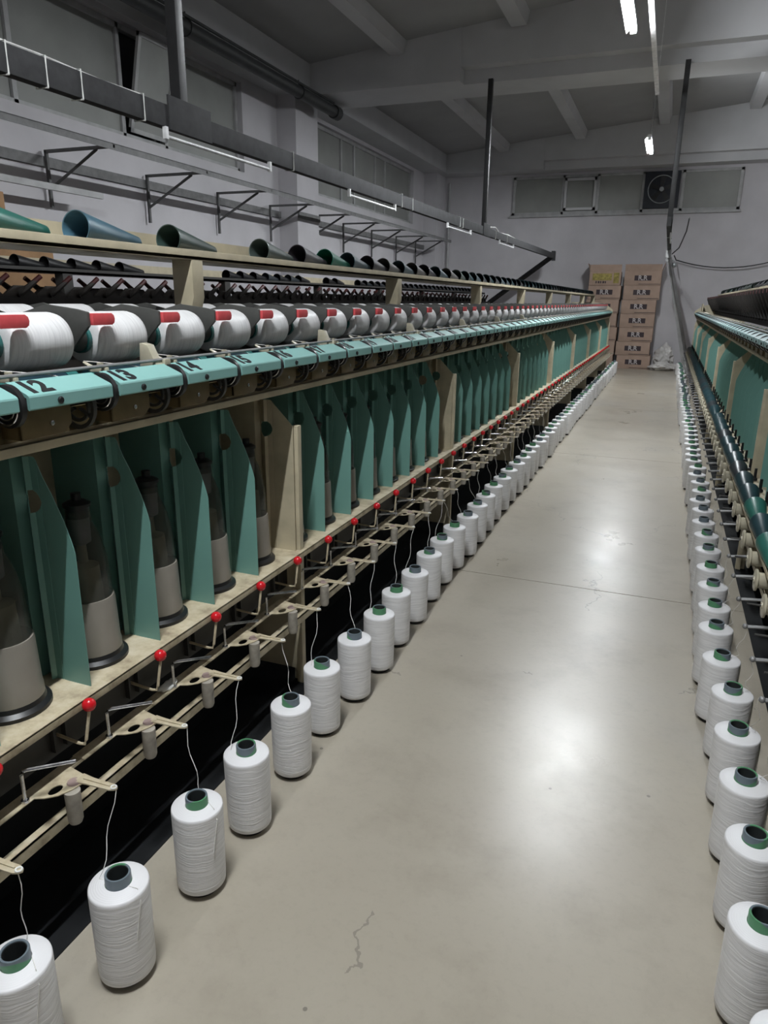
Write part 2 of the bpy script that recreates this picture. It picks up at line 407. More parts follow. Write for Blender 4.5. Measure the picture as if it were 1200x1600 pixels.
MB().lathe([(0, -0.03), (0.05, -0.03), (0.05, 0.03), (0, 0.03)], (0, -0.07, 0), 'y').obj('hub', 'ring', fan)

# ---------------------------------------------------------------- lamps
def lamp(x, y, z, lab, mat='lit'):
    L = empty('tube_light', (x, y, z), lab, 'lamp')
    q = MB(); q.prism([(-0.075, -0.006), (-0.070, -0.006), (-0.030, 0.030), (0.030, 0.030), (0.026, 0.075), (-0.028, 0.075)], -0.64, 0.64); q.obj('housing', 'tubew', L)  # left lip shaped lower than the right to keep the left wall darker
    for s_ in (-0.0,):
        MB().tube([(s_, -0.6, 0.0), (s_, 0.6, 0.0)], 0.016, 12).obj('tube', mat, L)
    for yy in (-0.62, 0.62): MB().box(-0.03, 0.03, yy-0.015, yy+0.015, -0.02, 0.03).obj('end_cap', 'tubew', L)
    top = zc(x)-z
    for yy in (-0.45, 0.45): MB().tube([(0, yy, 0.08), (0, yy, top+0.02)], 0.004, 6).obj('hanger', 'steel', L)
names = ['lit tube lamp nearest the camera over the main aisle', 'lit tube lamp at the top edge of the photo over the main aisle', 'far lit tube lamp over the main aisle, above the cartons']
for k, (x, y) in enumerate(MAIN_LAMPS): lamp(x, y, LAMP_Z, names[k])
for k, (x, y) in enumerate(FILL_LAMPS): lamp(x, y, LAMP_Z, ['nearest', 'middle', 'farthest', 'left-hand'][k]+' added fill tube over a neighbouring aisle, out of view', 'fill_lit')
# conduit tray between the lamps
ct = MB(); ct.box(-0.52, -0.47, 4.7, 11.4, 4.30, 4.33)
for y in (5.0, 8.4, 11.2): ct.box(-0.499, -0.493, y, y+0.006, 4.34, zc(-0.5)-0.01)
tag(ct.obj('cable_tray', 'tubew'), 'pale cable tray hung beside the aisle lamps', 'cable tray')

# ---------------------------------------------------------------- overhead rails
def rail(x, y0, y1, z0, z1, posts, lab, tubes, ties):
    R = empty('overhead_rail', (x, 0, 0), lab, 'rail')
    q = MB()
    for (a, b_, h) in ((0, 0, 0),):
        A = [q.v((dx, y0, z0+dz)) for dx, dz in ((-0.03, -0.07), (0.03, -0.07), (0.03, 0.05), (-0.03, 0.05))]
        B = [q.v((dx, y1, z1+dz)) for dx, dz in ((-0.03, -0.07), (0.03, -0.07), (0.03, 0.05), (-0.03, 0.05))]
        q.f(A); q.f(B[::-1])
        for i in range(4): q.f([A[i], B[i], B[(i+1) % 4], A[(i+1) % 4]])
    q.obj('rail_beam', 'rail', R, bevel=0.004)
    def zz(y): return z0+(z1-z0)*(y-y0)/(y1-y0)
    for y, top in posts:
        MB().box(-0.035, 0.035, y-0.035, y+0.035, zz(y)+0.05, top).obj('hanger_post', 'post', R, bevel=0.004)
        MB().box(0.03, 0.042, y-0.16, y+0.26, zz(y)-0.08, zz(y)+0.10).obj('joint_plate', 'rail', R, bevel=0.002)
    for y in tubes:
        f = MB().tube([(0.03, y, zz(y)-0.12), (0.03, y+1.2, zz(y+1.2)-0.12)], 0.010, 10).obj('tube_lamp', 'tubew', R)
        for yy in (y+0.01, y+1.19): MB().box(0.018, 0.042, yy-0.012, yy+0.012, zz(yy)-0.134, zz(yy)-0.07).obj('end_cap', 'tubew', f)
    for y in ties:
        q = MB(); z = zz(y)
        for k in range(2):
            pts = [(0.036, y, z-0.075), (0.036, y, z+0.056), (-0.036, y, z+0.056), (-0.036, y, z-0.075), (0.036, y, z-0.075)]
        q.tube(pts, 0.004, 6).obj('tie_strap', 'tie', R)
    return R
R1 = rail(-2.85, 0.3, 18.9, 2.585, 2.70, [(3.95, 4.74), (11.6, 4.74)], 'long grey overhead rail hung above the left machine on dark posts',
          [3.75, 6.35, 9.5, 12.6], [2.55, 2.68, 2.9, 3.12, 3.58, 5.3, 7.75, 8.1, 10.1, 10.25, 12.3, 13.2])
MB().tube([(0.0, 2.5, 2.66), (0.0, 2.9, 2.665), (0.005, 3.3, 2.655), (0.0, 3.6, 2.665)], 0.006, 6).obj('cable', 'tie', R1)
MB().tube([(0.0, 11.9, 2.73), (0.02, 12.3, 2.76), (0.0, 12.7, 2.71), (0.0, 13.4, 2.735), (0, 14.2, 2.72)], 0.008, 6).obj('cable', 'tie', R1)
MB().box(-0.03, 0.05, 18.75, 18.95, 2.58, 2.80).obj('end_bracket', 'rail', R1, bevel=0.004)
def strut(par, a, b_, r, name='strut'):
    q = MB(); q.tube([a, b_], r, 4); return q.obj(name, 'rail', par)
strut(R1, (0.0, 18.8, 2.68), (-1.55, 18.8, 1.55), 0.06)
R2 = rail(-0.15, 11.3, 18.8, 2.70, 2.64, [(11.6, 4.74)], 'grey overhead rail running along the right-hand machine to the far post', [12.2], [13.0, 16.5])
q = MB(); q.tube([(0.0, 18.6, 2.62), (0.70, 18.6, 0.0)], [0.05, 0.085], 4); q.obj('end_post', 'frame', R2)
q = MB(); q.sphere((0.12, 18.6, 2.45), 0.06); q.tube([(0.0, 18.6, 2.6), (0.12, 18.6, 2.52)], 0.012, 6); q.obj('bell', 'ring', R2)
q = MB(); q.box(-0.06, 0.03, 18.0, 18.12, 2.50, 2.60); q.box(-0.05, 0.05, 15.6, 15.75, 2.45, 2.60); q.obj('clamp', 'steel', R2)
MB().tube([(0.30, 16, 3.2), (0.28, 16.5, 3.0), (0.18, 17.5, 2.75), (0.05, 18.4, 2.68)], 0.012, 6).obj('cable', 'rail', R2)
# drooping cable on the end wall
pts = [(0.0+2.6*k/12, 19.75, 2.62-0.30*(1-(2*k/12-1)**2)*0.8+0.12*k/12) for k in range(13)]
tag(MB().tube([(-0.05, 18.7, 2.66)]+pts, 0.014, 6).obj('drooping_cable', 'rail'), 'thin dark cable drooping across the end wall to the right', 'cable')
pts = [(-5.5+7*k/16, 19.86, 4.78+0.05*math.sin(k*1.3)) for k in range(17)]
tag(MB().tube(pts, 0.010, 6).obj('wall_cable', 'frame'), 'thin cable sagging along the end wall just above the window strip', 'cable')

# pipe along left wall
P = empty('drain_pipe', (-5.62, 0, 4.6), 'thick dark pipe running under the ceiling along the left wall', 'pipe')
MB().tube([(0, YF+0.02, 0), (0, 12.1, 0)], 0.085, 16).obj('pipe_run', 'pipe', P)
MB().lathe([(0, -0.12), (0.105, -0.12), (0.105, 0.05), (0.07, 0.08), (0, 0.08)], (0, 12.15, 0), 'y', 20).obj('end_socket', 'pipe', P)
for y in (2.4, 5.2, 8.0, 10.8):
    q = MB(); q.torus((0, y, 0), 0.092, 0.008, 'y', 20, 6); q.tube([(0, y, 0.09), (0, y, 0.16)], 0.008, 6); q.obj('clip', 'pipe', P)
MB().tube([(0.02, YF+0.02, 0.11), (0.02, 12.0, 0.115)], 0.02, 8).obj('upper_conduit', 'pipe', P)

# wall rails on brackets
B0 = empty('wall_shelf_frame', (0, 0, 0), 'long grey angle rail carried by triangular brackets along the left wall', 'shelf frame')
q = MB(); q.box(-5.46, -5.40, -1.0, 18.6, 3.065, 3.072); q.box(-5.406, -5.40, -1.0, 18.6, 3.01, 3.07)
q.obj('angle_rail', 'batten', B0)
q = MB(); q.box(XW, XW+0.04, -1.0, 11.4, 2.90, 3.00); q.box(XW, XW+0.04, 12.2, 19.15, 2.90, 3.00)
q.box(XP, XP+0.03, 11.4, 12.2, 2.90, 3.0)
q.obj('wall_batten', 'batten', B0)
for y in (1.6, 3.2, 4.75, 6.35, 7.95, 9.5, 11.0, 12.45, 13.9, 15.4, 16.95, 18.4):
    br = MB(); x0 = XW if not (11.3 < y < 12.3) else XP
    x0 += 0.045
    br.box(x0, x0+0.03, y-0.015, y+0.015, 2.50, 3.05); br.box(x0, -5.40, y-0.015, y+0.015, 3.03, 3.06)
    br.tube([(x0+0.02, y, 2.68), (-5.62, y, 3.03)], 0.017, 4)
    br.obj('bracket', 'bracket', B0)
tag(MB().box(-5.98, -5.94, 4.0, 6.75, 2.62, 2.68).obj('loose_bar', 'frame'), 'loose grey bar lying against the lower wall brackets at the left', 'bar')

# ---------------------------------------------------------------- cartons at the left wall (seen between shelf and machine)
def carton(name, x0, x1, y0, y1, z0, z1, lab, mat='carton2', grp=None):
    o = empty(name, ((x0+x1)/2, (y0+y1)/2, z0), lab, 'box', grp)
    hx, hy, h = (x1-x0)/2, (y1-y0)/2, z1-z0
    MB().box(-hx, hx, -hy, hy, 0, h).obj('body', mat, o, bevel=0.006)
    MB().box(-hx-0.001, hx+0.001, -0.03, 0.03, h-0.05, h+0.002).obj('tape', 'reel', o)
    return o
for k, (y0, y1, z0, z1) in enumerate(((4.05, 5.25, 0, 0.68), (4.1, 5.3, 0.68, 1.36), (4.0, 5.72, 1.36, 2.0), (4.0, 5.22, 2.0, 2.49))):
    carton('cardboard_carton', -6.3, -5.72, y0, y1, z0, z1,
           ['bottom carton of the brown pile by the left wall', 'second carton up in the brown pile by the left wall', 'wide third carton up in the brown pile, seen behind the dark cradle arms', 'topmost brown carton by the left wall, at the left edge of the photo'][k])

# ---------------------------------------------------------------- the machines
PITCH = 0.283
def Y0(n): return 1.151+PITCH*(n-12)
NS = list(range(8, 73))
FRAMES = [2.405+2.264*k for k in range(-1, 8)]           # cream frames, one every eight spindles
YA, YE = FRAMES[0]-0.02, FRAMES[-1]+0.03
COLS = {}
def sheet(side, zb=0.613, frame=False):
    """folded divider sheet in plan (u,y), cut to a curved outline, with a round hole"""
    q = MB(side)
    def ztop(u):
        pts = [(0.20, 1.225), (0.424, 1.222), (0.438, 1.183), (0.467, 1.131), (0.497, 1.062), (0.514, 1.01), (0.52, 0.985)]
        if frame: pts = [(0.20, 1.225), (0.424, 1.222), (0.5201, 1.125)]
        for (a, za), (b_, z_) in zip(pts[:-1], pts[1:]):
            if a <= u <= b_: return za+(z_-za)*(u-a)/(b_-a)
        return 1.125 if frame else 0.985
    def fold(u):
        pl = [(0.20, 0.0), (0.360, 0.0), (0.365, 0.036), (0.400, 0.006), (0.406, 0.018), (0.43, 0.019), (0.445, 0.018), (0.60, 0.018)]
        for (a, ya), (b_, yb) in zip(pl[:-1], pl[1:]):
            if a <= u <= b_: return ya+(yb-ya)*(u-a)/(b_-a)
        return 0.018
    uc, zh, r = 0.398, 1.108, 0.030
    UF = 0.484
    def zf(u): return zb+(u-UF)/(0.52-UF)*0.375
    def yy(u, z):
        y = fold(u)
        if u > UF and z < zf(u)-1e-6:
            # distance from slanted fold line
            y += 0.0
        return y
    us = sorted(set([0.20, 0.27, 0.33, 0.360, 0.365, 0.400, 0.406, 0.43, 0.445]+[uc+r*math.cos(PI*k/10) for k in range(11)]+[0.445, 0.465]+[0.484+0.036*k/10 for k in range(11)]))
    def strip(u1, u2, a1, b1, a2, b2):
        P = [(u1, a1), (u2, a2), (u2, b2), (u1, b1)]
        vs = [q.v((u, yy(u, z), z)) for u, z in P]
        if abs(a1-b1) < 1e-5: vs = [vs[0], vs[1], vs[2]]
        elif abs(a2-b2) < 1e-5: vs = [vs[0], vs[1], vs[3]]
        q.f(vs)
    for u1, u2 in zip(us[:-1], us[1:]):
        um = (u1+u2)/2
        if abs(um-uc) < r:
            h1 = math.sqrt(max(0, r*r-(u1-uc)**2)); h2 = math.sqrt(max(0, r*r-(u2-uc)**2))
            strip(u1, u2, zb, zh-h1, zb, zh-h2); strip(u1, u2, zh+h1, ztop(u1), zh+h2, ztop(u2))
        elif um > UF:
            z1, z2 = min(zf(u1), ztop(u1)), min(zf(u2), ztop(u2))
            z1 = max(z1, zb)
            strip(u1, u2, zb, z1, zb, z2); strip(u1, u2, z1, ztop(u1), z2, ztop(u2))
        else: strip(u1, u2, zb, ztop(u1), zb, ztop(u2))
    bmesh.ops.remove_doubles(q.bm, verts=q.bm.verts[:], dist=1e-5)
    bmesh.ops.recalc_face_normals(q.bm, faces=q.bm.faces[:])
    bmesh.ops.solidify(q.bm, geom=q.bm.faces[:], thickness=0.0015)
    return q

def station_meshes(s, idle=False):
    D = {}
    # number cover: sloping top, short front face, closed underneath
    q = MB(s)
    prof = [(0.500, 1.417), (0.556, 1.3945), (0.5615, 1.391), (0.563, 1.387), (0.563, 1.362), (0.559, 1.3585), (0.555, 1.362), (0.555, 1.386), (0.499, 1.409)]
    q.prism(prof, 0.002, 0.257); D['number_cover'] = q.mesh('number_cover', 'aqua' if not idle else 'aqua_dull', sharp=12)
    q = MB(s); q.lathe([(0, 0), (0.008, 0), (0.0085, 0.003), (0.006, 0.0055), (0, 0.0055)], (0.563, 0.088, 1.373), 'x', 14); D['screw'] = q.mesh('screw', 'black')
    q = MB(s)                                                             # wheels on the feed shaft
    for y0, y1 in ((0.262, 0.279),):
        q.lathe([(0.016, y0), (0.044, y0), (0.048, y0+0.002), (0.048, y1-0.002), (0.044, y1), (0.016, y1)], (0.516, 0, 1.368), 'y', 28, closed=True)
    D['feed_disc'] = q.mesh('feed_disc', 'black')
    q = MB(s); q.torus((0.516, 0.2595, 1.366), 0.037, 0.0025, 'y', 28, 6); q.torus((0.516, 0.2605, 1.366), 0.027, 0.0025, 'y', 28, 6)
    D['disc_ring'] = q.mesh('disc_ring', 'chrome')
    q = MB(s)                                                              # slotted hand wheel below the cover
    q.lathe([(0.046, 0.196), (0.056, 0.194), (0.056, 0.206), (0.046, 0.204)], (0.500, 0, 1.340), 'y', 28, closed=True)
    q.lathe([(0.030, 0.197), (0.038, 0.196), (0.038, 0.204), (0.030, 0.203)], (0.500, 0, 1.340), 'y', 24, closed=True)
    for a in (PI/2, PI/2+2*PI/3, PI/2+4*PI/3):
        q.tube([(0.500+0.01*math.cos(a), 0.2, 1.340+0.01*math.sin(a)), (0.500+0.048*math.cos(a), 0.2, 1.340+0.048*math.sin(a))], 0.005, 6)
    D['hand_wheel'] = q.mesh('hand_wheel', 'dark')
    q = MB(s); q.prism([(0.0, 1.290), (0.125, 1.290), (0.150, 1.310), (0.150, 1.352), (0.135, 1.366), (0.0, 1.366)], 0.520, 0.528, 'x')
    q.box(0.47, 0.528, 0.0, 0.006, 1.29, 1.366); D['bracket_plate'] = q.mesh('bracket_plate', 'brown', bevel=0.0015)
    q = MB(s); q.lathe([(0, 0.528), (0.006, 0.528), (0.006, 0.532), (0, 0.534)], (0, 0.088, 1.318), 'x', 10); D['bolt'] = q.mesh('bolt', 'chrome')
    # divider
    D['divider_panel'] = sheet(s).mesh('divider_panel', 'teal', sharp=18, recalc=False)
    q = MB(s); q.box(0.512, 0.535, 0.10, 0.14, 0.6135, 0.616); D['divider_foot'] = q.mesh('divider_foot', 'teal')
    # spindle pot
    q = MB(s); q.lathe([(0.02, 0.0), (0.094, 0.0), (0.094, 0.010), (0.082, 0.018), (0.079, 0.030), (0.02, 0.030)], (0.405, 0.255, 0.6135), 'z', 32)
    D['pot_base'] = q.mesh('pot_base', 'black')
    q = MB(s); q.lathe([(0.02, 0.03), (0.079, 0.03), (0.079, 0.045), (0.0765, 0.060), (0.073, 0.178), (0.071, 0.188), (0.067, 0.188), (0.067, 0.10), (0.02, 0.09)], (0.405, 0.255, 0.6135), 'z', 32)
    D['pot_wall'] = q.mesh('pot_wall', 'pot')
    q = MB(s)
    q.lathe([(0.068, 0.186), (0.0675, 0.235), (0.063, 0.30), (0.054, 0.345), (0.043, 0.380), (0.034, 0.400), (0.031, 0.440)], (0.405, 0.255, 0.6135), 'z', 32)
    bmesh.ops.recalc_face_normals(q.bm, faces=q.bm.faces[:]); bmesh.ops.solidify(q.bm, geom=q.bm.faces[:], thickness=0.0012)
    D['pot_cover'] = q.mesh('pot_cover', 'smoky', sharp=60)
    q = MB(s); q.lathe([(0, 0.0), (0.050, 0.0), (0.040, 0.18), (0.014, 0.19), (0.012, 0.24), (0, 0.24)], (0.405, 0.255, 0.71), 'z', 20); D['feed_yarn'] = q.mesh('feed_yarn', 'inyarn')
    q = MB(s); q.lathe([(0, 0.415), (0.030, 0.415), (0.031, 0.445), (0.036, 0.446), (0.036, 0.454), (0.022, 0.462), (0.013, 0.463), (0.013, 0.482), (0, 0.483)], (0.405, 0.255, 0.6135), 'z', 20)
    
    D['pot_cap'] = q.mesh('pot_cap', 'black')
    q = MB(s); q.lathe([(0, 0.335), (0.010, 0.335), (0.027, 0.345), (0.029, 0.415), (0, 0.415)], (0.405, 0.255, 0.6135), 'z', 20); D['pot_head'] = q.mesh('pot_head', 'steel')
    # lever with red ball
    q = MB(s); q.tube([(0.46, 0.042, 0.500), (0.545, 0.037, 0.497), (0.560, 0.037, 0.500), (0.564, 0.040, 0.512), (0.563, 0.063, 0.590)], 0.0042, 8); D['stop_lever'] = q.mesh('stop_lever', 'dusty')
    q = MB(s); q.sphere((0.563, 0.063, 0.600), 0.0175, 20, 12); D['ball_knob'] = q.mesh('ball_knob', 'red')
    q = MB(s); q.box(0.455, 0.475, 0.02, 0.028, 0.46, 0.55); q.box(0.455, 0.475, 0.060, 0.066, 0.46, 0.55); q.box(0.44, 0.46, -0.10, 0.2, 0.44, 0.60)
    D['lever_bracket'] = q.mesh('lever_bracket', 'dark')
    # stop-motion plate with eyelet, arm, wire, sleeve
    q = MB(s)
    out = [(0.500, -0.235), (0.540, -0.235), (0.540, -0.115), (0.562, -0.105), (0.585, -0.085), (0.600, -0.055), (0.605, -0.030), (0.600, -0.012), (0.585, 0.0), (0.545, 0.008), (0.500, 0.020)]
    hc, hr = (0.563, -0.072), (0.013, 0.020)
    inner = [(hc[0]+hr[0]*math.cos(2*PI*k/18), hc[1]+hr[1]*math.sin(2*PI*k/18)) for k in range(18)]
    for z in (0.438, 0.4405):
        vo = [q.v((x, y, z)) for x, y in out]; vi = [q.v((x, y, z)) for x, y in inner]
        eo = [q.bm.edges.new((vo[k], vo[(k+1) % len(vo)])) for k in range(len(vo))]; ei = [q.bm.edges.new((vi[k], vi[(k+1) % 18])) for k in range(18)]
        bmesh.ops.triangle_fill(q.bm, edges=eo+ei, use_beauty=True)
        if z < 0.439: lo = (vo, vi)
        else:
            for a, b_ in ((lo[0], vo), (lo[1], vi)):
                for k in range(len(a)): q.f([a[k], a[(k+1) % len(a)], b_[(k+1) % len(a)], b_[k]])
    D['guide_plate'] = q.mesh('guide_plate', 'dusty')
    q = MB(s); q.prism([(0.580, -0.036), (0.620, -0.030), (0.685, -0.027), (0.697, -0.022), (0.702, -0.015), (0.697, -0.008), (0.685, -0.004), (0.620, -0.004), (0.585, 0.0)], 0.441, 0.4445, 'z')
    q.prism([(0.600, -0.019), (0.680, -0.017), (0.680, -0.013), (0.600, -0.013)], 0.4445, 0.4475, 'z')
    D['guide_arm'] = q.mesh('guide_arm', 'dusty')
    q = MB(s); q.torus((0.692, -0.0155, 0.446), 0.0065, 0.0022, 'z', 14, 6); D['eyelet'] = q.mesh('eyelet', 'tie')
    q = MB(s); q.lathe([(0, 0), (0.017, 0), (0.015, 0.0035), (0, 0.0045)], (0.583, -0.033, 0.4405), 'z', 18); D['washer'] = q.mesh('washer', 'pad')
    q = MB(s); q.tube([(0.530, -0.132, 0.438), (0.530, -0.132, 0.515), (0.533, -0.128, 0.524), (0.540, -0.122, 0.526), (0.612, -0.045, 0.519)], 0.0045, 8); q.lathe([(0, 0), (0.010, 0), (0.010, 0.006), (0, 0.006)], (0.530, -0.132, 0.4405), 'z', 8)
    D['wire_guide'] = q.mesh('wire_guide', 'chrome')
    q = MB(s); q.lathe([(0, 0.437), (0.0195, 0.437), (0.0185, 0.355), (0.015, 0.346), (0, 0.344)], (0.598, -0.055, 0), 'z', 18); D['sleeve'] = q.mesh('sleeve', 'sleeve')
    # cradle
    q = MB(s); q.prism([(0.13, 1.47), (0.20, 1.445), (0.30, 1.455), (0.375, 1.465), (0.41, 1.50), (0.435, 1.525), (0.435, 1.56), (0.40, 1.567), (0.30, 1.578), (0.17, 1.545)], 0.050, 0.060)
    q.lathe([(0, 0.060), (0.03, 0.060), (0.034, 0.085), (0.028, 0.098), (0, 0.098)], (0.36, 0, 1.49), 'y', 20)
    q.prism([(0.13, 1.48), (0.30, 1.475), (0.375, 1.482), (0.375, 1.500), (0.28, 1.53), (0.15, 1.53)], 0.303, 0.311)
    q.lathe([(0, 0.285), (0.03, 0.285), (0.03, 0.303), (0, 0.303)], (0.36, 0, 1.49), 'y', 16)
    q.box(0.13, 0.17, 0.05, 0.311, 1.47, 1.545)
    if idle:
        q.bm.clear(); up = [(0.12, 1.46), (0.20, 1.44), (0.29, 1.58), (0.335, 1.69), (0.335, 1.735), (0.30, 1.738), (0.26, 1.68), (0.15, 1.56)]
        q.prism(up, 0.050, 0.060); q.prism(up, 0.300, 0.311); q.prism([(0.20, 1.46), (0.215, 1.46), (0.265, 1.62), (0.25, 1.62)], 0.060, 0.300)
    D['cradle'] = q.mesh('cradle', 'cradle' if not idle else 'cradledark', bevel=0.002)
    q = MB(s); q.prism([(0.060, 1.527), (0.130, 1.527), (0.138, 1.532), (0.141, 1.542), (0.138, 1.552), (0.130, 1.557), (0.060, 1.557)], 0.430, 0.444, 'x')
    if idle:
        q.bm.clear(); q.prism([(0.056, 1.70), (0.13, 1.70), (0.14, 1.715), (0.13, 1.735), (0.056, 1.735)], 0.325, 0.34, 'x')
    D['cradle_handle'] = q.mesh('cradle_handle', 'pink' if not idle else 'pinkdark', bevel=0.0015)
    q = MB(s); q.lathe([(0, 0.075), (0.042, 0.075), (0.042, 0.250), (0, 0.250)], (0.405, 0, 1.375), 'y', 24); D['drive_roller'] = q.mesh('drive_roller', 'navy')
    q = MB(s); q.lathe([(0, 0.250), (0.044, 0.250), (0.044, 0.285), (0, 0.285)], (0.405, 0, 1.375), 'y', 24); q.lathe([(0, 0.02), (0.03, 0.02), (0.03, 0.075), (0, 0.075)], (0.405, 0, 1.375), 'y', 20)
    D['roller_collar'] = q.mesh('roller_collar', 'collar')
    q = MB(s); q.prism([(0.455, 0.02), (0.500, 0.028), (0.498, 0.04), (0.462, 0.052), (0.445, 0.045), (0.44, 0.03)], 1.412, 1.424, 'z'); q.tube([(0.45, 0.035, 1.42), (0.425, 0.03, 1.435)], [0.007, 0.004], 6); q.box(0.47, 0.482, 0.028, 0.04, 1.424, 1.436)
    D['traverse_guide'] = q.mesh('traverse_guide', 'reel', bevel=0.0015)
    q = MB(s); q.tube([(0.428, 0.028, 1.438), (0.49, 0.135, 1.422), (0.52, 0.2, 1.40)], 0.0011, 4); D['yarn_strand'] = q.mesh('yarn_strand', 'thread')
    if idle:
        q = MB(s)                                                        # reel lying across, flange towards the aisle
        q.lathe([(0.0, 0.650), (0.012, 0.652), (0.013, 0.648), (0.040, 0.648), (0.046, 0.645), (0.046, 0.638), (0.033, 0.634), (0.033, 0.50), (0.046, 0.495), (0.046, 0.488), (0, 0.488)], (0, -0.02, 0.505), 'x', 26)
        D['reel'] = q.mesh('reel', 'reel')
        q = MB(s); q.tube([(0.688, -0.02, 0.410), (0.560, -0.02, 0.424)], 0.007, 6); q.sphere((0.692, -0.02, 0.411), 0.011, 10, 6)
        D['guide_rod'] = q.mesh('guide_rod', 'steel')
        q = MB(s); q.tube([(0.70, -0.02, 0.505), (0.63, -0.02, 0.505)], 0.004, 6); D['reel_axle'] = q.mesh('reel_axle', 'dark')
        q = MB(s); q.lathe([(0, 0), (0.016, 0), (0.014, 0.012), (0.008, 0.016), (0.0075, 0.070), (0, 0.072)], (0.528, 0.27, 0.616), 'z', 10); q.box(0.52, 0.55, 0.255, 0.285, 0.614, 0.622); D['black_lever'] = q.mesh('black_lever', 'black')
    return D

